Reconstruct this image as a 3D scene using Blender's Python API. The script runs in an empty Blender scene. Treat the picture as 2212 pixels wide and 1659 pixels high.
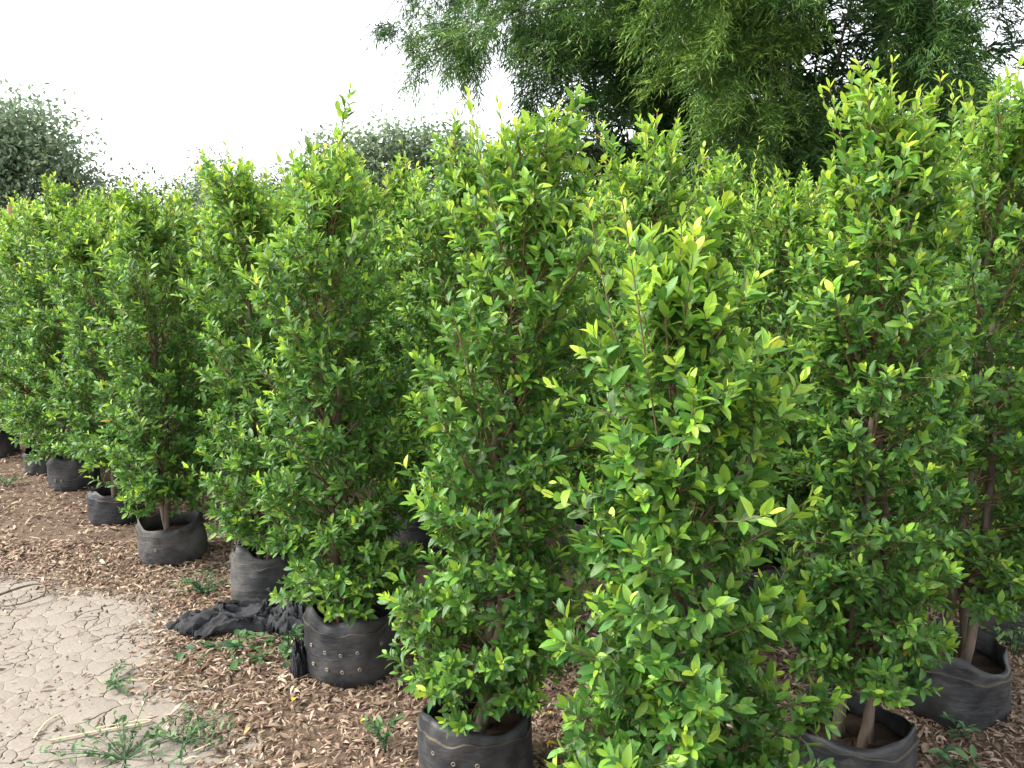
import bpy, math, time
import numpy as np
from mathutils import Matrix, noise as mnoise, Vector
T0 = time.time()
sc = bpy.context.scene
COL = sc.collection

# ------------------------------------------------------------------ camera
cam_d = bpy.data.cameras.new('camera')
cam = bpy.data.objects.new('camera', cam_d)
COL.objects.link(cam)
CAM_H, PITCH = 1.5, math.atan((829.5 - 500) / 1720.0)
cam.location = (0, 0, CAM_H)
cam.rotation_euler = (math.pi / 2 - PITCH, 0, 0)
cam_d.sensor_width = 36.0
cam_d.lens = 1720 / 2212 * 36
cam_d.clip_start = 0.05
cam_d.clip_end = 2000
sc.camera = cam

# ------------------------------------------------------------------ sky and light
SUN_EL, SUN_AZ = math.radians(46), math.radians(-95)     # azimuth from +Y towards +X
world = bpy.data.worlds.new('World')
sc.world = world
world.use_nodes = True
wn, wl = world.node_tree.nodes, world.node_tree.links
sky = wn.new('ShaderNodeTexSky')
sky.sky_type = 'NISHITA'
sky.sun_disc = False
sky.sun_elevation = SUN_EL
sky.sun_rotation = SUN_AZ
sky.air_density = 1.0
sky.dust_density = 1.5
sky.ozone_density = 1.0
hsv = wn.new('ShaderNodeHueSaturation')          # hazy white cloud cover
hsv.inputs['Saturation'].default_value = 0.18
bg = wn['Background']
bg.inputs['Strength'].default_value = 0.11
wl.new(sky.outputs[0], hsv.inputs['Color'])
wl.new(hsv.outputs[0], bg.inputs['Color'])
sun_d = bpy.data.lights.new('sun', 'SUN')
sun_d.energy = 1.5
sun_d.angle = math.radians(25)
sun_d.color = (1.0, 0.95, 0.86)
sun = bpy.data.objects.new('sun', sun_d)
COL.objects.link(sun)
sdir = Vector((math.sin(SUN_AZ) * math.cos(SUN_EL), math.cos(SUN_AZ) * math.cos(SUN_EL), math.sin(SUN_EL)))
sun.rotation_euler = sdir.to_track_quat('Z', 'Y').to_euler()
sun.location = (-6, -2, 12)
sc.view_settings.view_transform = 'Standard'
sc.view_settings.look = 'None'
sc.view_settings.gamma = 1.0
sc.view_settings.use_curve_mapping = False
sc.view_settings.exposure = 2.2
cy = sc.cycles
cy.use_denoising = True
cy.max_bounces = 7
cy.diffuse_bounces = 3
cy.glossy_bounces = 2
cy.transmission_bounces = 4
cy.transparent_max_bounces = 6
cy.sample_clamp_indirect = 6

# ------------------------------------------------------------------ helpers
UP = np.array((0., 0., 1.))
def nrm(v):
    v = np.asarray(v, float)
    return v / np.maximum(np.linalg.norm(v, axis=-1, keepdims=True), 1e-9)

def mesh(name, V, F, mat=None, smooth=False, attrs=None, uv=None):
    """F: (n,k) int array or a list of such arrays."""
    V = np.asarray(V, np.float32).reshape(-1, 3)
    Fs = F if isinstance(F, list) else [F]
    Fs = [np.asarray(f, np.int32) for f in Fs if len(f)]
    me = bpy.data.meshes.new(name)
    me.vertices.add(len(V))
    me.vertices.foreach_set('co', V.ravel())
    loops = np.concatenate([f.ravel() for f in Fs])
    tot = np.concatenate([np.full(len(f), f.shape[1], np.int32) for f in Fs])
    start = np.concatenate([[0], np.cumsum(tot)[:-1]]).astype(np.int32)
    me.loops.add(len(loops))
    me.loops.foreach_set('vertex_index', loops)
    me.polygons.add(len(tot))
    me.polygons.foreach_set('loop_start', start)
    if smooth:
        me.polygons.foreach_set('use_smooth', np.ones(len(tot), bool))
    for k, a in (attrs or {}).items():
        at = me.attributes.new(k, 'FLOAT', 'POINT')
        at.data.foreach_set('value', np.asarray(a, np.float32))
    if uv is not None:
        ul = me.uv_layers.new(name='uv')
        ul.data.foreach_set('uv', np.asarray(uv, np.float32)[loops].ravel())
    me.update(calc_edges=True)
    me.validate()
    if mat:
        me.materials.append(mat)
    return me

def obj(name, me, parent=None, loc=None, kind=None):
    o = bpy.data.objects.new(name, me)
    COL.objects.link(o)
    if parent is not None:
        o.parent = parent
    if loc is not None:
        o.location = loc
    if kind:
        o['kind'] = kind
    return o

def thing(name, label, cat, loc=(0, 0, 0), group=None, me=None, rz=0):
    o = obj(name, me, None, loc)
    o.rotation_euler[2] = rz
    o['label'] = label
    o['category'] = cat
    if group:
        o['group'] = group
    return o

def tubes(lines, sides=5):
    """lines: list of (P (n,3), R (n)) -> V, F"""
    VV, FF, off = [], [], 0
    ang = np.linspace(0, 2 * math.pi, sides, endpoint=False)
    ca, sa = np.cos(ang), np.sin(ang)
    for P, R in lines:
        P = np.asarray(P, float); R = np.asarray(R, float); n = len(P)
        T = nrm(np.gradient(P, axis=0))
        ref = np.array((1., 0., 0.)) if abs(T[:, 2]).mean() > .7 else UP
        A = nrm(np.cross(T, ref)); B = np.cross(T, A)
        ring = P[:, None] + R[:, None, None] * (A[:, None] * ca[None, :, None] + B[:, None] * sa[None, :, None])
        VV.append(ring.reshape(-1, 3))
        i = np.arange(n - 1)[:, None] * sides; j = np.arange(sides)[None]; j2 = (j + 1) % sides
        FF.append(np.stack([i + j, i + j2, i + sides + j2, i + sides + j], -1).reshape(-1, 4) + off)
        off += n * sides
    return np.concatenate(VV), np.concatenate(FF)

def noise2(x, y, s=1.0, seed=0.0):
    return np.array([mnoise.noise((a * s, b * s, seed)) for a, b in zip(np.ravel(x), np.ravel(y))]).reshape(np.shape(x))

# ------------------------------------------------------------------ materials
def mat_new(name):
    m = bpy.data.materials.new(name)
    m.use_nodes = True
    return m, m.node_tree.nodes, m.node_tree.links, m.node_tree.nodes['Principled BSDF'], m.node_tree.nodes['Material Output']

def ramp(n, stops):
    r = n.new('ShaderNodeValToRGB')
    els = r.color_ramp.elements
    while len(els) < len(stops):
        els.new(0.5)
    for e, (p, c) in zip(els, stops):
        e.position = p
        e.color = (*c, 1)
    return r

def leaf_material(name, stops, rough=0.42, trans=0.32, spec=0.5, vein=True, tgain=1.5):
    m, n, l, b, out = mat_new(name)
    age = n.new('ShaderNodeAttribute'); age.attribute_name = 'age'
    rnd = n.new('ShaderNodeAttribute'); rnd.attribute_name = 'rnd'
    oi = n.new('ShaderNodeObjectInfo')
    add = n.new('ShaderNodeMath'); add.operation = 'ADD'
    l.new(rnd.outputs['Fac'], add.inputs[0]); l.new(oi.outputs['Random'], add.inputs[1])
    fr = n.new('ShaderNodeMath'); fr.operation = 'FRACT'
    l.new(add.outputs[0], fr.inputs[0])
    r = ramp(n, stops)
    l.new(age.outputs['Fac'], r.inputs[0])
    h = n.new('ShaderNodeHueSaturation')
    mr = n.new('ShaderNodeMapRange')
    mr.inputs['To Min'].default_value = 0.68; mr.inputs['To Max'].default_value = 1.32
    l.new(fr.outputs[0], mr.inputs[0]); l.new(mr.outputs[0], h.inputs['Value'])
    mh = n.new('ShaderNodeMapRange')
    mul = n.new('ShaderNodeMath'); mul.operation = 'MULTIPLY'; mul.inputs[1].default_value = 7.31
    f2 = n.new('ShaderNodeMath'); f2.operation = 'FRACT'
    l.new(fr.outputs[0], mul.inputs[0]); l.new(mul.outputs[0], f2.inputs[0]); l.new(f2.outputs[0], mh.inputs[0])
    mh.inputs['To Min'].default_value = 0.485; mh.inputs['To Max'].default_value = 0.517
    l.new(mh.outputs[0], h.inputs['Hue'])
    l.new(r.outputs[0], h.inputs['Color'])
    col = h.outputs[0]
    if vein:
        uv = n.new('ShaderNodeUVMap'); uv.uv_map = 'uv'
        sx = n.new('ShaderNodeSeparateXYZ'); l.new(uv.outputs[0], sx.inputs[0])
        ab = n.new('ShaderNodeMath'); ab.operation = 'ABSOLUTE'; l.new(sx.outputs[0], ab.inputs[0])
        mrv = n.new('ShaderNodeMapRange')
        mrv.inputs['From Min'].default_value = 0.03; mrv.inputs['From Max'].default_value = 0.12
        mrv.inputs['To Min'].default_value = 0.55; mrv.inputs['To Max'].default_value = 0.0
        l.new(ab.outputs[0], mrv.inputs[0])
        mx = n.new('ShaderNodeMix'); mx.data_type = 'RGBA'
        l.new(mrv.outputs[0], mx.inputs[0]); l.new(col, mx.inputs[6])
        mx.inputs[7].default_value = (0.17, 0.27, 0.07, 1)
        col = mx.outputs[2]
        # side veins as fine relief
        ma = n.new('ShaderNodeMath'); ma.operation = 'MULTIPLY_ADD'
        l.new(ab.outputs[0], ma.inputs[0]); ma.inputs[1].default_value = -0.5; l.new(sx.outputs[1], ma.inputs[2])
        sn = n.new('ShaderNodeMath'); sn.operation = 'MULTIPLY'; sn.inputs[1].default_value = 52
        l.new(ma.outputs[0], sn.inputs[0])
        s2 = n.new('ShaderNodeMath'); s2.operation = 'SINE'; l.new(sn.outputs[0], s2.inputs[0])
        bp = n.new('ShaderNodeBump'); bp.inputs['Strength'].default_value = 0.25; bp.inputs['Distance'].default_value = 0.001
        l.new(s2.outputs[0], bp.inputs['Height']); l.new(bp.outputs[0], b.inputs['Normal'])
    l.new(col, b.inputs['Base Color'])
    b.inputs['Roughness'].default_value = rough
    b.inputs['Specular IOR Level'].default_value = spec
    tr = n.new('ShaderNodeBsdfTranslucent')
    hv = n.new('ShaderNodeHueSaturation'); hv.inputs['Value'].default_value = tgain; hv.inputs['Hue'].default_value = 0.485
    l.new(col, hv.inputs['Color']); l.new(hv.outputs[0], tr.inputs['Color'])
    ms = n.new('ShaderNodeMixShader'); ms.inputs[0].default_value = trans
    l.new(b.outputs[0], ms.inputs[1]); l.new(tr.outputs[0], ms.inputs[2]); l.new(ms.outputs[0], out.inputs[0])
    return m

M_FICUS = leaf_material('ficus_leaf', [(0.0, (0.036, 0.112, 0.024)), (0.32, (0.082, 0.205, 0.034)), (0.62, (0.23, 0.42, 0.045)),
                                       (0.965, (0.46, 0.62, 0.06)), (0.99, (0.42, 0.24, 0.05))], trans=0.33, rough=0.36)
M_BAMBOO = leaf_material('bamboo_leaf', [(0.0, (0.024, 0.064, 0.022)), (0.5, (0.075, 0.165, 0.034)), (1.0, (0.21, 0.33, 0.06))],
                         rough=0.5, trans=0.22, spec=0.3, vein=False)
M_TREE = leaf_material('tree_leaf', [(0.0, (0.04, 0.085, 0.035)), (0.6, (0.07, 0.13, 0.045)), (1.0, (0.14, 0.19, 0.05))],
                       rough=0.55, trans=0.25, spec=0.3, vein=False)
M_GLARETREE = leaf_material('glare_paled_leaf', [(0.0, (0.10, 0.16, 0.10)), (0.6, (0.16, 0.23, 0.14)), (1.0, (0.22, 0.29, 0.16))], rough=0.55, trans=0.3, spec=0.3, vein=False)  # far foliage lightened: veiling sky glare is put into the leaf colour
M_DRYTREE = leaf_material('drying_leaf', [(0.0, (0.05, 0.07, 0.03)), (0.6, (0.09, 0.10, 0.045)), (1.0, (0.20, 0.12, 0.08))],
                          rough=0.6, trans=0.2, spec=0.2, vein=False)
M_WEED = leaf_material('weed_leaf', [(0.0, (0.05, 0.12, 0.05)), (1.0, (0.11, 0.2, 0.07))], rough=0.5, trans=0.25, spec=0.3, vein=False)
M_LITTER = leaf_material('dry_leaf', [(0.0, (0.10, 0.064, 0.044)), (0.3, (0.20, 0.135, 0.092)), (0.6, (0.34, 0.25, 0.18)), (1.0, (0.56, 0.46, 0.36))],
                         rough=0.7, trans=0.12, spec=0.25, vein=False, tgain=1.0)

def bark_material(name, c1, c2, scale=60):
    m, n, l, b, out = mat_new(name)
    tc = n.new('ShaderNodeTexCoord')
    mp = n.new('ShaderNodeMapping'); mp.inputs['Scale'].default_value = (1, 1, 0.25)
    nz = n.new('ShaderNodeTexNoise'); nz.inputs['Scale'].default_value = scale; nz.inputs['Detail'].default_value = 5
    l.new(tc.outputs['Object'], mp.inputs[0]); l.new(mp.outputs[0], nz.inputs['Vector'])
    r = ramp(n, [(0.3, c1), (0.7, c2)])
    l.new(nz.outputs['Fac'], r.inputs[0]); l.new(r.outputs[0], b.inputs['Base Color'])
    b.inputs['Roughness'].default_value = 0.8
    bp = n.new('ShaderNodeBump'); bp.inputs['Strength'].default_value = 0.6; bp.inputs['Distance'].default_value = 0.004
    l.new(nz.outputs['Fac'], bp.inputs['Height']); l.new(bp.outputs[0], b.inputs['Normal'])
    return m
M_BARK = bark_material('ficus_bark', (0.055, 0.04, 0.03), (0.19, 0.145, 0.105), 45)
M_TWIG = bark_material('ficus_twig', (0.13, 0.075, 0.045), (0.24, 0.15, 0.085), 90)
M_TREEBARK = bark_material('tree_bark', (0.07, 0.06, 0.05), (0.16, 0.13, 0.1), 20)
M_CULM = bark_material('bamboo_culm', (0.05, 0.055, 0.025), (0.10, 0.095, 0.05), 12)
M_STAKE = bark_material('stake_wood', (0.35, 0.2, 0.08), (0.5, 0.32, 0.15), 30)

def plastic_material(name, base, dust, dust_amt=0.5, rough=0.5):
    m, n, l, b, out = mat_new(name)
    tc = n.new('ShaderNodeTexCoord')
    nz = n.new('ShaderNodeTexNoise'); nz.inputs['Scale'].default_value = 9; nz.inputs['Detail'].default_value = 7; nz.inputs['Roughness'].default_value = 0.65
    oi = n.new('ShaderNodeObjectInfo')
    va = n.new('ShaderNodeVectorMath'); va.operation = 'ADD'
    l.new(tc.outputs['Object'], va.inputs[0]); l.new(oi.outputs['Location'], va.inputs[1])
    l.new(va.outputs[0], nz.inputs['Vector'])
    r = ramp(n, [(0.42, (0, 0, 0)), (0.72, (dust_amt,) * 3)])
    l.new(nz.outputs['Fac'], r.inputs[0])
    mx = n.new('ShaderNodeMix'); mx.data_type = 'RGBA'
    l.new(r.outputs[0], mx.inputs[0]); mx.inputs[6].default_value = (*base, 1); mx.inputs[7].default_value = (*dust, 1)
    l.new(mx.outputs[2], b.inputs['Base Color'])
    mr = n.new('ShaderNodeMapRange'); mr.inputs['To Min'].default_value = rough; mr.inputs['To Max'].default_value = rough + 0.3
    l.new(r.outputs[0], mr.inputs[0]); l.new(mr.outputs[0], b.inputs['Roughness'])
    n2 = n.new('ShaderNodeTexNoise'); n2.inputs['Scale'].default_value = 45; n2.inputs['Detail'].default_value = 4
    mp = n.new('ShaderNodeMapping'); mp.inputs['Scale'].default_value = (0.5, 0.5, 1.6)
    l.new(va.outputs[0], mp.inputs[0]); l.new(mp.outputs[0], n2.inputs['Vector'])
    bp = n.new('ShaderNodeBump'); bp.inputs['Strength'].default_value = 0.45; bp.inputs['Distance'].default_value = 0.008
    l.new(n2.outputs['Fac'], bp.inputs['Height']); l.new(bp.outputs[0], b.inputs['Normal'])
    return m
M_BAG = plastic_material('black_bag', (0.017, 0.019, 0.022), (0.10, 0.095, 0.09), 0.62, 0.5)
M_BAGDUSTY = plastic_material('dusty_bag', (0.03, 0.031, 0.032), (0.17, 0.16, 0.15), 0.75, 0.6)
M_BAGHEM = plastic_material('bag_edge', (0.03, 0.027, 0.022), (0.13, 0.105, 0.075), 0.85, 0.6)
M_EYELET = plastic_material('eyelet_dirt', (0.16, 0.13, 0.10), (0.30, 0.26, 0.2), 0.7, 0.7)
M_NET = plastic_material('shade_net', (0.008, 0.009, 0.012), (0.03, 0.031, 0.036), 0.6, 0.75)
M_RIBBON = plastic_material('green_tie', (0.05, 0.22, 0.14), (0.1, 0.3, 0.2), 0.4, 0.4)

def soil_material(name, c1, c2, c3, s1=3.0, s2=90.0, bump=0.8):
    m, n, l, b, out = mat_new(name)
    tc = n.new('ShaderNodeTexCoord')
    a = n.new('ShaderNodeTexNoise'); a.inputs['Scale'].default_value = s1; a.inputs['Detail'].default_value = 8
    c = n.new('ShaderNodeTexNoise'); c.inputs['Scale'].default_value = s2; c.inputs['Detail'].default_value = 6; c.inputs['Roughness'].default_value = 0.7
    l.new(tc.outputs['Object'], a.inputs['Vector']); l.new(tc.outputs['Object'], c.inputs['Vector'])
    r = ramp(n, [(0.3, c1), (0.55, c2), (0.78, c3)])
    mx = n.new('ShaderNodeMix'); mx.inputs[0].default_value = 0.5
    l.new(a.outputs['Fac'], mx.inputs[2]); l.new(c.outputs['Fac'], mx.inputs[3])
    l.new(mx.outputs[0], r.inputs[0]); l.new(r.outputs[0], b.inputs['Base Color'])
    b.inputs['Roughness'].default_value = 0.92
    b.inputs['Specular IOR Level'].default_value = 0.2
    bp = n.new('ShaderNodeBump'); bp.inputs['Strength'].default_value = bump; bp.inputs['Distance'].default_value = 0.006
    l.new(c.outputs['Fac'], bp.inputs['Height']); l.new(bp.outputs[0], b.inputs['Normal'])
    return m
M_GROUND = soil_material('litter_soil', (0.07, 0.048, 0.034), (0.14, 0.098, 0.07), (0.24, 0.18, 0.13))
M_CLAY = soil_material('dry_clay', (0.19, 0.163, 0.134), (0.262, 0.23, 0.194), (0.32, 0.288, 0.248), 4.0, 70.0, 0.5)
M_CRACK = soil_material('crack_soil', (0.03, 0.021, 0.016), (0.05, 0.036, 0.027), (0.075, 0.055, 0.04))
M_SOIL = soil_material('bag_soil', (0.03, 0.02, 0.014), (0.06, 0.04, 0.028), (0.13, 0.09, 0.06))
M_STRAW = bark_material('straw', (0.42, 0.34, 0.2), (0.62, 0.52, 0.34), 40)

# ------------------------------------------------------------------ ground
# the bare clay path lies left of this border; leaf litter covers the rest
BORDER = np.array([(-0.62, -2.0), (-0.66, 1.4), (-0.84, 2.0), (-0.95, 2.2), (-1.27, 2.5), (-1.36, 2.8), (-1.5, 3.05), (-1.95, 3.2), (-2.4, 3.38), (-6.0, 4.4)])
def clay_depth(x, y):
    """signed distance-like value, > 0 on the bare clay"""
    x = np.asarray(x, float); y = np.asarray(y, float)
    best = np.full(x.shape, 1e9); sign = np.zeros(x.shape)
    for p, q in zip(BORDER[:-1], BORDER[1:]):
        d = q - p; L2 = d @ d
        t = np.clip(((x - p[0]) * d[0] + (y - p[1]) * d[1]) / L2, 0, 1)
        ex, ey = x - (p[0] + t * d[0]), y - (p[1] + t * d[1])
        dist = np.hypot(ex, ey)
        cr = d[0] * ey - d[1] * ex
        upd = dist < best
        best = np.where(upd, dist, best); sign = np.where(upd, np.sign(cr), sign)
    return best * sign

def stretch(lo, hi, fine0, fine1, step):
    a = list(np.arange(fine0, fine1 + 1e-6, step))
    s, v = step, fine1
    while v < hi:
        s *= 1.35; v += s; a.append(min(v, hi))
    s, v = step, fine0
    while v > lo:
        s *= 1.35; v -= s; a.insert(0, max(v, lo))
    return np.array(a)
gx = stretch(-500, 500, -4.0, 3.2, 0.05)
gy = stretch(-60, 900, 1.0, 6.5, 0.05)
GX, GY = np.meshgrid(gx, gy)
near = (np.abs(GX) < 12) & (GY < 14) & (GY > -6)
GZ = np.zeros(GX.shape)
nx, ny = GX[near], GY[near]
GZ[near] = 0.012 * noise2(nx, ny, 3.0) + 0.010 * noise2(nx, ny, 11.0, 4.0)
cd = clay_depth(GX, GY)
w = np.clip(cd / 0.10 + 0.3, 0, 1)
GZ = GZ * (1 - w) - 0.06 * w
# loose dug earth heap in the right foreground
hd = np.hypot((GX - 1.75) / 0.42, (GY - 2.02) / 0.28)
GZ += np.where(near, 0.07 * np.exp(-hd ** 2 * 1.2), 0)
def ground_z(x, y):
    i = np.clip(np.searchsorted(gx, x) - 1, 0, len(gx) - 2); j = np.clip(np.searchsorted(gy, y) - 1, 0, len(gy) - 2)
    fx = (x - gx[i]) / (gx[i + 1] - gx[i]); fy = (y - gy[j]) / (gy[j + 1] - gy[j])
    return (GZ[j, i] * (1 - fx) + GZ[j, i + 1] * fx) * (1 - fy) + (GZ[j + 1, i] * (1 - fx) + GZ[j + 1, i + 1] * fx) * fy
ni, nj = len(gx), len(gy)
ii, jj = np.meshgrid(np.arange(ni - 1), np.arange(nj - 1))
a = (jj * ni + ii).ravel()
g = obj('ground', mesh('ground', np.stack([GX, GY, GZ], -1), np.stack([a, a + 1, a + ni + 1, a + ni], -1), M_GROUND, True), kind='structure')

# cracked clay path: a sheet of soil with plates of dried clay lying on it
rng = np.random.default_rng(11)
px0, px1, py0, py1 = -2.95, -0.55, 1.75, 3.75
pts = np.zeros((0, 3))
for _ in range(14000):
    p = np.array((rng.uniform(px0, px1), rng.uniform(py0, py1)))
    if abs(p[0]) > .70 * p[1] + .25: continue
    r = rng.choice((.028, .05, .075, .12))
    if not len(pts) or (np.hypot(pts[:, 0] - p[0], pts[:, 1] - p[1]) > np.maximum(r, pts[:, 2])).all():
        pts = np.concatenate([pts, [(*p, r)]])
pts = np.array(pts)[:, :2]
def cell(i):
    c = pts[i]
    d = np.hypot(*(pts - c).T)
    poly = [c + np.array(v) * 0.2 for v in ((-1, -1), (1, -1), (1, 1), (-1, 1))]
    for j in np.argsort(d)[1:22]:
        m = (c + pts[j]) / 2; nn = pts[j] - c
        new = []
        for k in range(len(poly)):
            p, q = poly[k], poly[(k + 1) % len(poly)]
            sp, sq = (p - m) @ nn, (q - m) @ nn
            if sp <= 0: new.append(p)
            if sp * sq < 0: new.append(p + (q - p) * sp / (sp - sq))
        poly = new
    return poly
def warp(p):
    n1 = mnoise.noise_vector((p[0] * 9, p[1] * 9, 3.3)); n2 = mnoise.noise_vector((p[0] * 38, p[1] * 38, 8.1))
    return np.array((p[0] + 0.018 * n1[0] + 0.017 * n2[0], p[1] + 0.018 * n1[1] + 0.017 * n2[1]))
path = obj('clay_path', None, kind='structure')
sheet = []
xs = np.linspace(-5.5, -0.5, 60); ys = np.linspace(-2, 4.1, 70)
PX, PY = np.meshgrid(xs, ys)
PZ = np.where(clay_depth(PX, PY) > -0.04, -0.045, -0.08)
ii, jj = np.meshgrid(np.arange(59), np.arange(69)); a = (jj * 60 + ii).ravel()
obj('crack_bed', mesh('crack_bed', np.stack([PX, PY, PZ], -1), np.stack([a, a + 1, a + 61, a + 60], -1), M_CRACK, True), path)
rest_V, rest_F, ro = [], [], 0
nplate = 0
cdp = clay_depth(pts[:, 0], pts[:, 1])
seen_first = np.hypot(pts[:, 0], pts[:, 1]) + np.where((np.abs(pts[:, 0]) < .66 * pts[:, 1]) & (pts[:, 1] > 2.0) & (cdp > -.02), 0, 50)
for i in np.argsort(seen_first):
    c = pts[i]
    if cdp[i] < -0.13 or c[0] < px0 + .03 or c[1] < py0 + .03 or c[1] > py1 - 0.05: continue
    poly = cell(i)
    if len(poly) < 3: continue
    ring = []
    for k in range(len(poly)):
        p, q = poly[k], poly[(k + 1) % len(poly)]
        s = max(1, int(np.hypot(*(q - p)) / 0.011))
        for t in range(s):
            ring.append(warp(p + (q - p) * t / s))
    ring = np.array(ring); cc = ring.mean(0)
    # crack width varies along its length
    wd = np.array([0.0003 + 0.0052 * min(.7, max(0, mnoise.noise((p[0] * 6, p[1] * 6, 1.7)) + 0.24)) for p in ring])
    dv = cc - ring; ring = ring + dv / np.maximum(np.hypot(*dv.T), 1e-6)[:, None] * wd[:, None]
    n = len(ring)
    tilt = rng.normal(0, 0.010, 2)
    zt = 0.0 + 0.0012 * noise2(ring[:, 0], ring[:, 1], 9, 5) + (ring - cc) @ tilt * .25
    inner = cc + (ring - cc) * 0.96
    zi = zt + 0.0003
    core = cc + (ring - cc) * 0.5
    zc = zi + 0.0004 * noise2(core[:, 0], core[:, 1], 20, 2)
    V = np.concatenate([np.c_[ring, np.full(n, -0.05)], np.c_[ring, zt], np.c_[inner, zi], np.c_[core, zc], [[*cc, zi.mean()]]])
    k = np.arange(n); k2 = (k + 1) % n
    Q = np.concatenate([np.stack([k + o * n, k2 + o * n, k2 + (o + 1) * n, k + (o + 1) * n], -1) for o in range(3)])
    Tt = np.stack([k + 3 * n, k2 + 3 * n, np.full(n, 4 * n)], -1)
    if nplate < 290:
        obj('clay_plate', mesh('clay_plate', V - np.array([*cc, 0]), [Q, Tt], M_CLAY, False), path, (*cc, 0))
        nplate += 1
    else:
        rest_V.append(V); rest_F.append((Q + ro, Tt + ro)); ro += len(V)
if rest_V:
    obj('clay_plate_field', mesh('clay_plate_field', np.concatenate(rest_V), [np.concatenate([f[0] for f in rest_F]), np.concatenate([f[1] for f in rest_F])], M_CLAY), path, kind='stuff')
cr = np.random.default_rng(77)
cx, cyy = cr.uniform(-2.9, -.6, 4200), cr.uniform(1.8, 3.6, 4200)
kk = (clay_depth(cx, cyy) > -.03) & (np.abs(cx) < .68 * cyy + .1) & (cr.random(4200) < np.clip(.35 + 1.2 * noise2(cx, cyy, 3.0, 12), .06, 1))
cx, cyy = cx[kk], cyy[kk]; nc = len(cx)
OCT = np.array([(1, 0, 0), (0, 1, 0), (-1, 0, 0), (0, -1, 0), (0, 0, .8), (0, 0, -.5)], float)
OF = np.array([(0, 1, 4), (1, 2, 4), (2, 3, 4), (3, 0, 4), (1, 0, 5), (2, 1, 5), (3, 2, 5), (0, 3, 5)])
cs = np.clip(cr.lognormal(-5.6, .55, nc), .0016, .011)
CVt = OCT[None] * cs[:, None, None] * cr.uniform(.6, 1.3, (nc, 6, 1)) + np.stack([cx, cyy, .001 + cs * .2], -1)[:, None]
obj('clay_crumb_scatter', mesh('clay_crumb_scatter', CVt, (OF[None] + (np.arange(nc) * 6)[:, None, None]).reshape(-1, 3), M_CLAY), path, kind='stuff')
print('ground', time.time() - T0, 'plates', nplate, len(rest_V))

# ------------------------------------------------------------------ leaf shapes
def leaf_template(ts, ws, fold, curl, twist=0.0):
    """folded blade: single point at both ends, three points across in between; triangles"""
    V, UVs, F = [(0, 0, 0)], [(0, 0)], []
    for t, w in zip(ts, ws):
        zc = -curl * t * t; tw = twist * t
        for sgn in (-1, 0, 1):
            x = sgn * w
            V.append((x * math.cos(tw), t, zc + abs(x) * fold + x * math.sin(tw))); UVs.append((sgn, t))
    V.append((0, 1, -curl)); UVs.append((0, 1))
    n = len(ts); e = len(V) - 1
    F += [(0, 2, 1), (0, 3, 2)]
    for i in range(n - 1):
        for k in (1, 2):
            p = i * 3 + k
            F += [(p, p + 1, p + 4), (p, p + 4, p + 3)]
    p = (n - 1) * 3 + 1
    F += [(p, p + 1, e), (p + 1, p + 2, e)]
    return np.array(V, float), np.array(F), np.array(UVs, float)
HI = ([.12, .36, .64, .87], [.02, .18, .195, .11])
LO = ([.32, .74], [.165, .165])
SHAPES = [(.35, .12, .0), (.55, .25, .25), (.2, .05, -.2), (.5, .40, .0), (.3, -.08, .3)]
T_HI = [leaf_template(*HI, *s) for s in SHAPES]
T_LO = [leaf_template(*LO, *s) for s in SHAPES]

def leaf_frames(D, N):
    D = nrm(D); N = nrm(N - (N * D).sum(-1, keepdims=True) * D)
    S = np.cross(D, N)
    return np.stack([S, D, N], -1)      # columns: side, along, normal

def leaf_cloud_mesh(name, L, tmpl, mat):
    """L: dict of P,(n,3) B (n,3,3) size, age, rnd, shape"""
    VV, FF, UU, AA, RR, off = [], [], [], [], [], 0
    for s, (V, F, U) in enumerate(tmpl):
        m = L['shape'] == s
        k = int(m.sum())
        if not k: continue
        v = np.einsum('nij,kj->nki', L['B'][m], V) * L['size'][m][:, None, None] + L['P'][m][:, None]
        VV.append(v.reshape(-1, 3))
        FF.append((F[None] + (np.arange(k) * len(V))[:, None, None]).reshape(-1, F.shape[1]) + off)
        UU.append(np.tile(U, (k, 1))); AA.append(np.repeat(L['age'][m], len(V))); RR.append(np.repeat(L['rnd'][m], len(V)))
        off += k * len(V)
    return mesh(name, np.concatenate(VV), np.concatenate(FF), mat, True, {'age': np.concatenate(AA), 'rnd': np.concatenate(RR)}, np.concatenate(UU))

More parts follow.
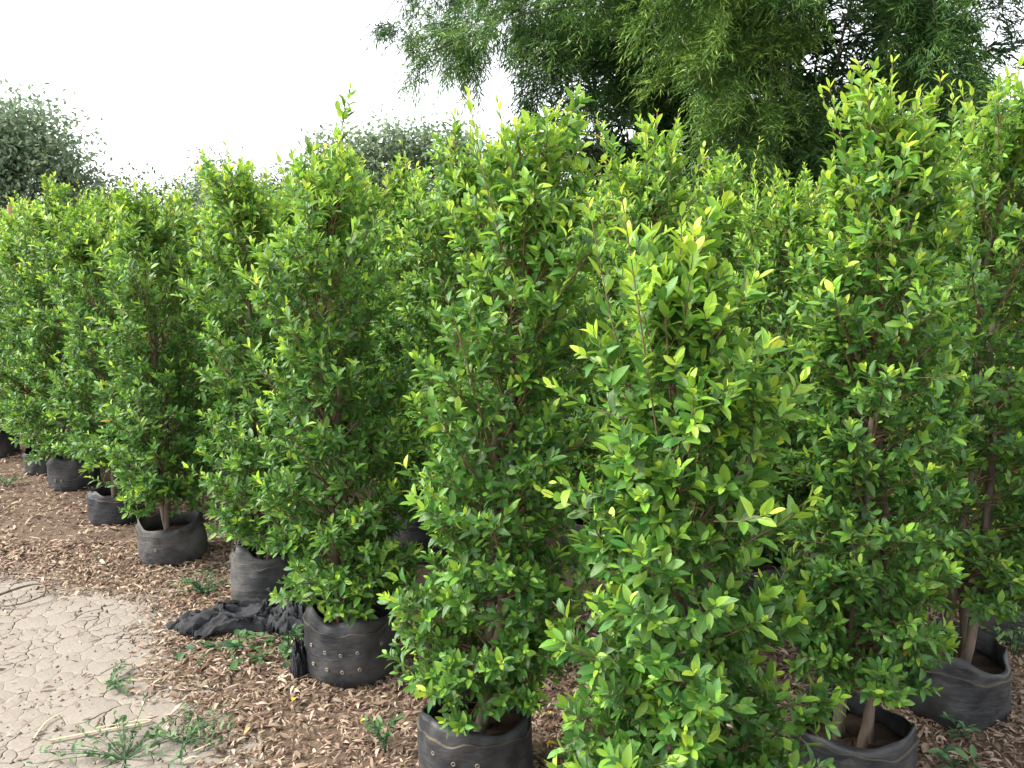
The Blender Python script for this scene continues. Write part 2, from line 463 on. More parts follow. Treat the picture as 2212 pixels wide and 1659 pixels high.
# ------------------------------------------------------------------ the shrub generator
def grow(seed, H=1.8, R=0.25, z0=0.30, dens=1.0, lean=(0, 0), leaf=0.045, stems=2, cone=0.0):
    r = np.random.default_rng(seed)
    tz = np.linspace(0.12, H * 0.9, 26)
    ph = r.uniform(0, 6.28, 4)
    def axis(z):
        z = np.asarray(z, float); s = z / H
        return np.stack([lean[0] * s + .022 * np.sin(3.1 * z + ph[0]) * s + .012 * np.sin(7 * z + ph[1]) * s,
                         lean[1] * s + .022 * np.sin(2.7 * z + ph[2]) * s + .012 * np.sin(6 * z + ph[3]) * s, z], -1)
    stem_lines = []
    for k in range(stems):
        hz = np.linspace(0.10, H * (0.9 if k == 0 else r.uniform(.5, .8)), 24)
        base = r.uniform(0, 6.28); offr = (0.036 if stems > 2 else 0.028 if stems > 1 else 0.0) * (1 + 0.4 * r.random())
        if stems > 2: base = k * 6.28 / stems + r.uniform(-.3, .3)
        P = axis(hz)
        an = base + hz * r.uniform(1.0, 2.4)
        P[:, 0] += offr * np.cos(an) * (1 - .5 * hz / H); P[:, 1] += offr * np.sin(an) * (1 - .5 * hz / H)
        R0 = (0.015 if stems > 1 else 0.022) * r.uniform(.85, 1.15)
        stem_lines.append((P + r.normal(0, .0016, P.shape), (R0 * (1 - 0.82 * hz / H) + 0.0015) * r.uniform(.86, 1.16, len(hz))))
    prof_s = [0, .08, .25, .5, .7, .85, .95, 1.0]
    prof_r = [v_ * (1 - cone * s_) for v_, s_ in zip([.88, 1.0, 1.0, .94, .82, .60, .34, .10], prof_s)]
    lines, LP, LD, LN, LS, LA = [], [], [], [], [], []
    def shoot(P0, d0, length, nl, la, tip_age, r0, spread=1.0):
        """a twig from P0 along d0 bending upward, carrying spirally set leaves"""
        n = 3
        t = np.linspace(0, 1, n)[:, None]
        bend = r.normal(0, .12, 3) + np.array((0, 0, .30))
        P = P0 + length * (d0 * t + bend * t * t * .5)
        lines.append((P, np.linspace(r0, r0 * .45, n)))
        f = np.linspace(.22, 1.0, nl) ** .9
        f = np.clip(f + r.normal(0, .02, nl), .1, 1)
        pos = P0 + length * (d0 * f[:, None] + bend * (f ** 2)[:, None] * .5)
        tan = nrm(d0 + bend * f[:, None])
        ref = np.where(np.abs(tan[:, 2:3]) > .9, np.array((1., 0, 0)), UP)
        A = nrm(np.cross(tan, ref)); Bv = np.cross(tan, A)
        psi = r.uniform(0, 6.28) + np.arange(nl) * 2.4 + r.normal(0, .25, nl)
        rad = A * np.cos(psi)[:, None] + Bv * np.sin(psi)[:, None]
        phi = np.radians(np.interp(f, [0, .7, 1], [64, 48, 24]) * spread + r.normal(0, 9, nl))
        d = tan * np.cos(phi)[:, None] + rad * np.sin(phi)[:, None]
        d = nrm(d + UP * .08 + r.normal(0, .12, (nl, 3)))
        nn = tan * np.sin(phi)[:, None] - rad * np.cos(phi)[:, None] + UP * .35 + r.normal(0, .25, (nl, 3))
        LP.append(pos); LD.append(d); LN.append(nn)
        yo = np.clip((f - .55) / .45, 0, 1)
        LA.append(np.clip(r.normal(.24, .15, nl) + tip_age * yo ** 1.6, 0, .95))
        LS.append(la * r.uniform(.55, 1.2, nl) * (1 - .42 * yo ** 2.5) * np.interp(f, [0, .3, 1], [.8, 1, 1]))
    npri = int(124 * dens)
    zs = z0 + (H * .97 - z0) * ((np.arange(npri) + r.uniform(0, 1, npri)) / npri) ** 1.32
    az = np.arange(npri) * 2.39996 + r.normal(0, .35, npri)
    ns = r.uniform(0, 50)
    for z, a_ in zip(zs, az):
        s = (z - z0) / (H - z0)
        reach = R * np.interp(s, prof_s, prof_r) * (1 + np.interp(s, [0, .35, .6], [.25, .4, .6]) * mnoise.noise((math.cos(a_) * 1.4 + ns, math.sin(a_) * 1.4, z * 4.0))) * r.uniform(.72, 1.1)
        el = math.radians(np.interp(s, [0, .1, .5, .85, 1], [2, 24, 40, 56, 74]) + r.normal(0, 9))
        zst = max(.16, z - reach * math.tan(min(el, 1.1)) * .55)
        hd_ = np.array((math.cos(a_), math.sin(a_), 0))
        P0 = axis(zst)
        reach = max(reach, .05)
        L = reach / max(math.cos(el), .34)
        d0 = hd_ * math.cos(el) + UP * math.sin(el)
        young = .62 if r.random() < .40 else (.30 if r.random() < .6 else .1)
        if z > H * .8: young = max(young, .42)
        # the branch itself, with terminal shoot
        t = np.linspace(0, 1, 6)[:, None]
        sag = r.normal(0, .07, 3) + np.array((0, 0, .10))
        BP = P0 + L * (d0 * t + sag * t * t)
        lines.append((BP, np.linspace(.0042, .0016, 6) * (1.25 - .5 * s)))
        tipd = nrm(d0 + 2 * sag)
        shoot(BP[-1] - tipd * L * .16, tipd, max(.07, L * .30) * r.uniform(.9, 1.3), r.integers(11, 16), leaf, young, .0016, .95)
        nsec = int(np.clip(L / .024, 4, 13))
        for q in range(nsec):
            f = .26 + .70 * (q + r.uniform(.1, .9)) / nsec
            Pb = P0 + L * (d0 * f + sag * f * f)
            sd = nrm(np.cross(tipd, UP)) * (1 if q % 2 else -1)
            d = nrm(tipd * r.uniform(.25, .9) + sd * r.uniform(.3, 1.0) + UP * r.uniform(-.25, .65) + r.normal(0, .2, 3))
            shoot(Pb, d, r.uniform(.045, .10) * (1.15 - .3 * f), r.integers(8, 12), leaf * r.uniform(.85, 1.05),
                  young * r.uniform(.3, 1.0) * (f > .5), .0012, 1.0)
    # odd long shoots reach out of the clipped sides
    for k in range(9):
        zb = z0 + (H - z0) * r.uniform(.05, .9); a_ = r.uniform(0, 6.28); sp_ = np.interp((zb - z0) / (H - z0), prof_s, prof_r)
        hd_ = np.array((math.cos(a_), math.sin(a_), 0))
        shoot(axis(zb) + hd_ * R * sp_ * .7, nrm(hd_ + UP * r.uniform(.1, .9)), R * r.uniform(.55, .85), r.integers(10, 14), leaf, .6, .0018, .85)
    # leading shoots stand up out of the top
    tipz = []
    for k in range(3):                      # the leader, bushy with short side twigs
        zb = H * (.80 + .03 * k); b3 = axis(zb) + np.array((*r.normal(0, .022, 2), 0)) * (k > 0)
        ld = nrm(np.array((*r.normal(0, .10, 2), 1)))
        ll_ = H * (.235 if k == 0 else r.uniform(.14, .19))
        shoot(b3, ld, ll_, 30, leaf * 1.05, .5, .003, .85)
        for q in range(9):
            f = r.uniform(.05, .75); a2 = r.uniform(0, 6.28)
            shoot(b3 + ld * ll_ * f, nrm(np.array((math.cos(a2) * .7, math.sin(a2) * .7, 1))), .10 * (1.2 - f), 10, leaf, .5, .0014, .85)
    for k in range(int(r.integers(4, 8))):
        zb = H * r.uniform(.76, .88); a_ = r.uniform(0, 6.28)
        P0 = axis(zb) + np.array((math.cos(a_), math.sin(a_), 0)) * R * r.uniform(0, .45)
        d0 = nrm(np.array((math.cos(a_) * .3, math.sin(a_) * .3, 1)) + r.normal(0, .12, 3))
        shoot(P0, d0, (H - zb) * r.uniform(.9, 1.25), r.integers(20, 28), leaf, .55, .0022, .8)
    P, D, N = np.concatenate(LP), np.concatenate(LD), np.concatenate(LN)
    zt_ = np.quantile(P[:, 2], .992)          # bring the top shoots to the wanted height
    fz = (H * .955 - z0) / (zt_ - z0)
    squash = lambda a: np.where(a > z0, z0 + (a - z0) * fz, a)
    P[:, 2] = squash(P[:, 2])
    for Q_, _r in lines + stem_lines: Q_[:, 2] = squash(Q_[:, 2])
    S, A = np.concatenate(LS), np.concatenate(LA)
    n = len(P)
    A[r.random(n) < .0005] = 1.0           # a yellowed leaf here and there
    keep = (P[:, 2] > .17) 
    A = np.where(A < 1, np.clip(A + .20 * np.clip((P[:, 2] / H - .55) / .4, 0, 1), 0, .96), 1.0)   # younger growth towards the top
    L = dict(P=P, B=leaf_frames(D, N), size=S, age=A, rnd=r.random(n), shape=r.integers(0, 5, n))
    L = {k: v[keep] for k, v in L.items()}
    return L, stem_lines, lines

# ------------------------------------------------------------------ grow bags
def bag_meshes(seed, rad=0.155, h=0.225, cuff=True, wrinkle=1.0, flat=0.94, mat=None):
    """wall, inner lip, hem, soil"""
    r = np.random.default_rng(seed)
    nseg = 72
    th = np.linspace(0, 2 * math.pi, nseg, endpoint=False)
    ph = r.uniform(0, 6.28, 8)
    c, s = np.cos(th), np.sin(th)
    edge = h * (.86 + .03 * np.sin(2 * th + ph[0]) + .02 * np.sin(3 * th + ph[1]) + .018 * np.sin(8 * th + ph[2]) + .012 * np.sin(13 * th + ph[6]))
    top = h * (1.0 + .05 * np.sin(2 * th + ph[3]) + .03 * np.sin(5 * th + ph[4]))
    dw = lambda c0, w0: np.exp(-(((th - c0 + math.pi) % (2 * math.pi) - math.pi) / w0) ** 2)
    e0 = ph[5]
    ears = dw(e0, .3) + .7 * dw(e0 + math.pi + r.normal(0, .3), .35)
    top = top + h * .22 * ears; edge = edge + h * .10 * ears
    dents = sum(r.uniform(.05, .17) * dw(r.uniform(0, 6.28), r.uniform(.15, .4)) for _ in range(4)) - .05 * ears
    def ring(frac_r, z, wob, cr=0.0):
        rr = rad * frac_r * (1 + wob * (.010 * np.sin(5 * th + ph[5] + z * 20) + .007 * np.sin(11 * th + ph[6] - z * 45) + .03 * np.sin(2 * th + ph[7])) + cr - dents * np.clip(np.asarray(z) / h - .35, 0, 1) ** 1.3)
        return np.stack([c * rr, s * rr * flat, np.broadcast_to(z, th.shape)], -1)
    lv = [(0.0, .90), (.010, .965), (.03, 1.0), (.055, 1.012), (.085, 1.012), (.115, 1.022), (.14, 1.012)]
    rings = []
    for z, fr in lv:
        crease = .012 * wrinkle * np.sin(z * 170 + 2.2 * np.sin(th + ph[0]) + ph[1]) * (.5 + .5 * np.sin(2 * th + ph[2]))
        rings.append(ring(fr, z * h / .2, 1.0 * wrinkle, crease))
    for f in (.35, .7, 1.0):
        z = .14 * h / .2 * (1 - f) + edge * f
        rings.append(ring(1.012 + .012 * f, z, 1.0 * wrinkle))
    V = np.concatenate(rings); m = len(rings)
    k = np.arange(nseg); k2 = (k + 1) % nseg
    Q = lambda m: np.concatenate([np.stack([k + o * nseg, k2 + o * nseg, k2 + (o + 1) * nseg, k + (o + 1) * nseg], -1) for o in range(m - 1)])
    wall = mesh('bag_wall', V, Q(m), mat or M_BAG, True)
    # inner lip rises above the folded edge
    lip_r = [ring(.985, edge - .03, .8), ring(.975, edge + .004, .8), ring(.955, (edge + top) / 2, 1.6), ring(.925 + .02 * np.sin(3 * th + ph[3]), top, 2.0),
             ring(.905, top - .004, 2.0), ring(.90, edge - .03, .8)]
    lip = mesh('bag_lip', np.concatenate(lip_r), Q(len(lip_r)), mat or M_BAG, True)
    hem_r = [ring(1.025, edge - .0018, 1.0 * wrinkle), ring(1.028, edge, 1.0 * wrinkle), ring(1.020, edge + .0014, 1.0 * wrinkle), ring(.98, edge + .001, .8)]
    hem = mesh('bag_edge', np.concatenate(hem_r), Q(len(hem_r)), M_BAGHEM, True)
    sr = [ring(f, h * .62 + .012 * (1 - f) + .004 * np.sin(9 * th + f * 30), .5) for f in (.93, .75, .5, .25, .02)]
    soil = mesh('bag_soil', np.concatenate(sr), [Q(len(sr))], M_SOIL, False)
    return wall, lip, hem, soil
def eyelet_mesh():
    th = np.linspace(0, 2 * math.pi, 10, endpoint=False)
    V = np.concatenate([np.stack([np.cos(th) * r_, np.full(10, y_), np.sin(th) * r_], -1) for r_, y_ in ((.0068, 0), (.0062, -.003), (.0036, -.0028), (.003, .002))])
    k = np.arange(10); k2 = (k + 1) % 10
    return mesh('drain_hole', V, np.concatenate([np.stack([k + o * 10, k2 + o * 10, k2 + (o + 1) * 10, k + (o + 1) * 10], -1) for o in range(3)]), M_EYELET, True)
EYE = eyelet_mesh()

# ------------------------------------------------------------------ shrubs: layout
# (x, y), height, crown radius, label, bag label
def S(xy, H, R, lab, bag, **k): return dict(xy=np.array(xy), H=H, R=R, lab=lab, bag=bag, **k)
FRONT = [
    S((0.34, 1.50), 1.54, .225, 'short leafy green fig shrub with a bare brown stem showing, corner of the rows', 'black grow bag under the short shrub at the corner of the rows', seed=101, leaf=.049, lean=(.0, .03), dens=1.0, z0=.18, stems=1, cone=.32),
    S((-0.10, 1.98), 1.82, .215, 'tall narrow fig shrub with long top shoot, growing from dented bag with pleated rim', 'black grow bag with deeply notched pleated rim', seed=102, leaf=.043, lean=(.17, 0), dens=1.08, z0=.26),
    S((-0.56, 2.56), 1.80, .24, 'dense fig shrub in the black bag with two rows of eyelets', 'black grow bag with two rows of pale drain eyelets', seed=103, leaf=.043, lean=(-.06, 0), dens=1.05, z0=.24, stems=2),
    S((-1.01, 3.10), 1.80, .215, 'fig shrub in the grey dusty bag beside crumpled black netting', 'dusty grey grow bag with crumpled black netting at its foot', seed=104, leaf=.042, lean=(-.02, 0), dens=1.05, z0=.27),
    S((-1.59, 3.53), 1.70, .255, 'fig shrub with visible stem base in low bag, next after the netting bag', 'low black grow bag with bare stem base showing above sagging rim', seed=105, leaf=.042, lean=(-.02, 0), dens=1.0, z0=.26),
    S((-2.10, 4.05), 1.65, .25, 'fig shrub mostly hidden behind the one with the bare stem base', 'low black grow bag with one raised corner on the path edge', seed=106, leaf=.042, dens=.8, z0=.3),
    S((-2.62, 4.58), 1.80, .255, 'dark dense fig shrub with pale left edge in upright bag, far along the path', 'upright black grow bag with two pale holes far along the path', seed=107, leaf=.042, dens=1.0, z0=.22),
    S((-2.98, 4.90), 1.62, .22, 'fig shrub squeezed behind the dark dense one at the far end of the row', 'low wrinkled grow bag behind the upright one with two holes', seed=108, leaf=.042, dens=.75, z0=.22),
    S((-3.52, 5.25), 1.60, .22, 'fig shrub beside the orange bamboo stake, end of the path row', 'black grow bag below the orange bamboo stake', seed=109, leaf=.042, dens=.75, z0=.22),
    S((0.94, 1.98), 1.88, .205, 'tall fig shrub with bundled bare stems in a bag with folded-out cuff', 'black grow bag with pale folded cuff and stem bundle inside', seed=110, leaf=.043, lean=(-.02, 0), dens=1.1, z0=.32, stems=4),
    S((1.41, 2.32), 1.95, .215, 'tall dark fig shrub in wide creased shiny bag beside the dug earth', 'wide black grow bag with horizontal creases beside the dug earth', seed=111, leaf=.042, dens=1.05, z0=.36, stems=3),
    S((1.93, 2.80), 1.80, .24, 'fig shrub behind the wide creased bag, at the end of its row', 'black grow bag half hidden behind the wide creased one', seed=112, leaf=.042, dens=.9, z0=.32),
    S((0.45, 2.52), 1.84, .205, 'tall fig shrub standing between the short corner shrub and the bamboo', None, seed=113, leaf=.042, dens=1.0, z0=.26),
    S((-0.44, 3.58), 1.82, .215, 'fig shrub with reddish brown limbs right behind the eyelet bag shrub', None, seed=114, leaf=.042, dens=1.0, z0=.26),
]
aV, cV, O0 = np.array((-.5, .515)), np.array((.55, .48)), np.array((.36, 1.5))
taken = [s['xy'] for s in FRONT]
BACK = []
brng = np.random.default_rng(5)
for j in range(1, 8):
    for i in range(-3, 13):
        p = O0 + i * aV + j * cV + brng.normal(0, .04, 2)
        if p[1] < 2.3 or min(np.hypot(*(p - q)) for q in taken) < .45: continue
        if abs(p[0]) > .72 * p[1] + .5 or p[1] > 9.5: continue
        BACK.append(p); taken.append(p)
print('back shrubs', len(BACK))

SHRUBS = []
for s in FRONT:
    L, st, ln = grow(s['seed'], s['H'], s['R'], s.get('z0', .3), s.get('dens', 1), s.get('lean', (0, 0)), s['leaf'], s.get('stems', 2), s.get('cone', 0))
    s.update(L=L, st=st, ln=ln)
    SHRUBS.append(s)
BVAR = [grow(300 + k, H, R, .28, .85, (0, 0), .043, 2) for k, (H, R) in enumerate([(1.76, .225), (1.68, .23), (1.8, .215)])]
print('grown', time.time() - T0, [len(s['L']['P']) for s in SHRUBS])

# which leaves show: far-to-near painting of all leaves into a small id map
cp, sp = math.cos(PITCH), math.sin(PITCH)
def project(P):
    y = P[:, 1]; z = P[:, 2] - CAM_H
    d = y * cp - z * sp
    v = y * sp + z * cp
    f = 1720 * 1024 / 2212
    return 512 + f * P[:, 0] / d, 384 - f * v / d, d
allP, allB, allS, allID = [], [], [], []
for q, s in enumerate(SHRUBS):
    off = np.array([*s['xy'], 0])
    s['W'] = s['L']['P'] + off
    allP.append(s['W'] + s['L']['B'][:, :, 1] * s['L']['size'][:, None] * .5); allB.append(s['L']['B'][:, :, 2]); allS.append(s['L']['size'])
    allID.append(np.full(len(s['W']), q))
backplace = []
for q, p in enumerate(BACK):
    v = q % len(BVAR); rz = brng.uniform(0, 6.28); zs = brng.uniform(.95, 1.06)
    backplace.append((p, v, rz, zs))
PA, BA, SA = np.concatenate(allP), np.concatenate(allB), np.concatenate(allS)
IDA = np.concatenate(allID)
u, v, d = project(PA)
view = nrm(PA - np.array((0, 0, CAM_H)))
facing = np.abs((view * BA).sum(-1))
area = .30 * (SA * 1720 * 1024 / 2212 / d) ** 2 * np.clip(facing, .15, 1)
rad = np.sqrt(area / math.pi)
buf = np.full((768, 1024), -1, np.int32)
order = np.argsort(-d)
okm = (u > 2) & (u < 1021) & (v > 2) & (v < 765)
for k in order:
    if not okm[k]: continue
    r_ = max(1, rad[k]); x0, x1 = int(u[k] - r_), int(u[k] + r_) + 1; y0, y1 = int(v[k] - r_), int(v[k] + r_) + 1
    buf[max(y0, 0):y1, max(x0, 0):x1] = k
cnt = np.bincount(buf[buf >= 0].ravel(), minlength=len(PA))
print('visibility', time.time() - T0)

# individual leaf meshes shared by the leaves built one by one
AGES = np.array([.08, .25, .45, .65, .85, 1.0])
def single(t, s, g):
    V, F, U = t[s]
    return mesh('leaf', V, F, M_FICUS, True, {'age': np.full(len(V), AGES[g]), 'rnd': np.zeros(len(V))}, U)
SING = {(s, g): single(T_HI, s, g) for s in range(5) for g in range(len(AGES))}

def put_bag(name_label, xy, seed, rad=.155, h=.225, holes=(), rz=0, wr=1.0, group=None, flat=.95, meshes=None, mat=None):
    t = thing('grow_bag', name_label, 'grow bag', (*xy, float(ground_z(*xy)) - .006), group)
    t.rotation_euler[2] = rz
    w_, l_, hm, so = meshes or bag_meshes(seed, rad, h, wrinkle=wr, flat=flat, mat=mat)
    obj('wall', w_, t); obj('lip', l_, t); obj('hem', hm, t); obj('soil', so, t)
    for a_, z_ in holes:
        a2 = a_ - rz
        o = obj('drain_hole', EYE, t, (math.cos(a2) * rad * 1.022, math.sin(a2) * rad * 1.022 * flat, z_))
        o.rotation_euler[2] = a2 + math.pi / 2
    return t

BAGP = {0: dict(), 1: dict(rad=.155, h=.22, holes=[(-2.3, .16), (-1.9, .15), (-1.5, .15)]), 2: dict(rad=.155, h=.235, holes=[(-2.35, .15), (-1.95, .14), (-1.6, .135), (-1.25, .14), (-2.3, .085), (-1.92, .08), (-1.58, .075), (-1.22, .08), (-.7, .15)]),
        3: dict(rad=.15, h=.235, mat=M_BAGDUSTY, holes=[(-1.7, .12), (-1.3, .11)]), 4: dict(rad=.145, h=.185, mat=M_BAGDUSTY, holes=[(-1.7, .09)]), 5: dict(rad=.15, h=.165), 6: dict(rad=.135, h=.19, holes=[(-1.9, .08), (-1.6, .08)]),
        7: dict(rad=.12, h=.15, wr=2.2), 8: dict(rad=.14, h=.18), 9: dict(rad=.155, h=.18, wr=1.6, holes=[(-1.9, .1), (-1.5, .085)]), 10: dict(rad=.165, h=.205, wr=3.0), 11: dict(rad=.15, h=.2)}
start = 0
for q, s in enumerate(SHRUBS):
    L = s['L']; n = len(L['P'])
    c_ = cnt[start:start + n]; start += n
    x, y = s['xy']; gz = float(ground_z(x, y))
    t = thing('fig_shrub', s['lab'], 'shrub', (x, y, gz), 'bagged fig shrubs in nursery rows')
    top = np.argsort(-c_)[:295]
    top = top[c_[top] >= 10]
    if y > 4.3: top = top[:120]
    solo = np.zeros(n, bool); solo[top] = True
    hi = y < 2.1
    rest = {k: v_[~solo] for k, v_ in L.items()}
    f = obj('foliage', leaf_cloud_mesh('foliage', rest, T_HI if hi else T_LO, M_FICUS), t, kind='stuff')
    for k in top:
        g_ = 5 if L['age'][k] > .99 else int(np.argmin(np.abs(AGES[:5] - L['age'][k])))
        o = bpy.data.objects.new('leaf', SING[(int(L['shape'][k]), g_)])
        COL.objects.link(o); o.parent = t
        mm = np.eye(4); mm[:3, :3] = L['B'][k] * L['size'][k]; mm[:3, 3] = L['P'][k]
        o.matrix_basis = Matrix(mm.tolist())
    for P, Rr in s['st']:
        obj('stem', mesh('stem', *tubes([(P, Rr)], 8), M_BARK, True), t)
    obj('branching', mesh('branching', *tubes(s['ln'], 3), M_TWIG, True), t, kind='stuff')
    kw = dict(BAGP.get(q, {}))
    if s['bag']:
        put_bag(s['bag'], s['xy'], 900 + q, **kw)
    else:
        put_bag('black grow bag hidden under the shrubs of the inner rows', s['xy'], 900 + q, group='grow bags of the inner rows')
print('front shrubs', time.time() - T0)
bmesh_ = []
for L, st, ln in BVAR:
    bmesh_.append((leaf_cloud_mesh('foliage', L, T_LO, M_FICUS), [mesh('stem', *tubes([x_], 6), M_BARK, True) for x_ in st], mesh('branching', *tubes(ln, 3), M_TWIG, True)))
BBAG = bag_meshes(950)
for p, v_, rz, zs in backplace:
    gz = float(ground_z(*p))
    t = thing('fig_shrub', 'leafy green fig shrub within the inner rows behind the path row', 'shrub', (*p, gz), 'fig shrubs of the inner rows', rz=rz)
    t.scale = (1, 1, zs)
    t.rotation_euler[0] = brng.normal(0, .03); t.rotation_euler[1] = brng.normal(0, .03)
    fo, sts, br = bmesh_[v_]
    obj('foliage', fo, t, kind='stuff'); obj('branching', br, t, kind='stuff')
    for m_ in sts: obj('stem', m_, t)
    put_bag('black grow bag hidden under the shrubs of the inner rows', p, 0, rz=rz, group='grow bags of the inner rows', meshes=BBAG)
print('back shrubs', time.time() - T0)

# ------------------------------------------------------------------ bamboo and trees behind
def blades(P, D, N, length, width, age, rnd, name, mat, bend=.12):
    """two-quad blades pointed at both ends: 5 verts, 1 quad + 2 tris style"""
    B = leaf_frames(D, N)
    n = len(P)
    T = np.array([(0, 0, 0), (-.5, .4, 0), (.5, .4, 0), (0, 1, 0)], float)
    sc3 = np.stack([width, length, length], -1)
    v = np.einsum('nij,nkj->nki', B, T[None] * sc3[:, None]) + P[:, None]
    v[:, 3] -= UP * (length * bend)[:, None]
    F = np.array([(0, 2, 1), (1, 2, 3)])
    FF = (F[None] + (np.arange(n) * 4)[:, None, None]).reshape(-1, 3)
    return mesh(name, v.reshape(-1, 3), FF, mat, False, {'age': np.repeat(age, 4), 'rnd': np.repeat(rnd, 4)})

def spine(pts, n=60):
    pts = np.asarray(pts, float)
    t = np.linspace(0, len(pts) - 1, n)
    # Catmull-Rom through the points
    out = []
    for tt in t:
        i = min(int(tt), len(pts) - 2); f = tt - i
        p0, p1, p2, p3 = pts[max(i - 1, 0)], pts[i], pts[i + 1], pts[min(i + 2, len(pts) - 1)]
        out.append(.5 * (2 * p1 + (p2 - p0) * f + (2 * p0 - 5 * p1 + 4 * p2 - p3) * f * f + (3 * p1 - p0 - 3 * p2 + p3) * f ** 3))
    return np.array(out)

def plume(r, pts, rad0, rad1, nspray, ll=.115, young=.5, t0=.25):
    """feathery bamboo foliage hung around an arching culm"""
    C = spine(pts)
    t = t0 + (1 - t0) * r.random(nspray) ** .85
    idx = np.clip((t * 59).astype(int), 0, 59)
    # side branches: cluster sprays so that plumes have lumps and gaps
    nb = max(8, nspray // 32)
    bt = t0 + (1 - t0) * r.random(nb); ba = r.uniform(0, 6.28, nb); bl = r.uniform(.55, 1.15, nb)
    bi = r.integers(0, nb, nspray)
    t = np.clip(bt[bi] + r.normal(0, .013, nspray), 0, 1); idx = np.clip((t * 59).astype(int), 0, 59)
    tan = nrm(np.gradient(C, axis=0))[idx]
    A = nrm(np.cross(tan, UP)); Bv = np.cross(A, tan)
    ang = ba[bi] + r.normal(0, .17, nspray)
    out = A * np.cos(ang)[:, None] + Bv * np.sin(ang)[:, None]
    R = (rad0 + (rad1 - rad0) * t) * bl[bi]
    f = r.random(nspray) ** .6
    P = C[idx] + out * (R * f)[:, None] + tan * (R * f * .55)[:, None]
    P[:, 2] -= .32 * R * f ** 2
    d = nrm(out * .6 + tan * .6 + np.array((0, 0, -.16)) + r.normal(0, .45, (nspray, 3)))
    k = 10 if ll < .2 else 6
    sl = r.uniform(.16, .34, nspray)
    s_ = np.linspace(.1, 1, k)[None]
    LP = P[:, None] + d[:, None] * (sl[:, None] * s_)[..., None]
    LP[..., 2] -= .10 * (s_ ** 2) * sl[:, None] * 2
    side = nrm(np.cross(d, UP) + 1e-6)
    alt = np.where(np.arange(k) % 2, 1, -1)[None, :, None]
    LD = d[:, None] * .75 + side[:, None] * alt * r.uniform(.35, 1.2, (nspray, k, 1)) + np.array((0, 0, -.12)) + r.normal(0, .32, (nspray, k, 3))
    LN = UP + r.normal(0, .5, (nspray, k, 3))
    n = nspray * k
    age = np.clip(np.repeat(r.normal(young * (.35 + .65 * f), .16), k) + r.normal(0, .08, n), 0, 1)
    ln = ll * r.uniform(.6, 1.2, n)
    return LP.reshape(-1, 3), LD.reshape(-1, 3), LN.reshape(-1, 3), ln, ln * r.uniform(.12, .17, n), age, r.random(n)

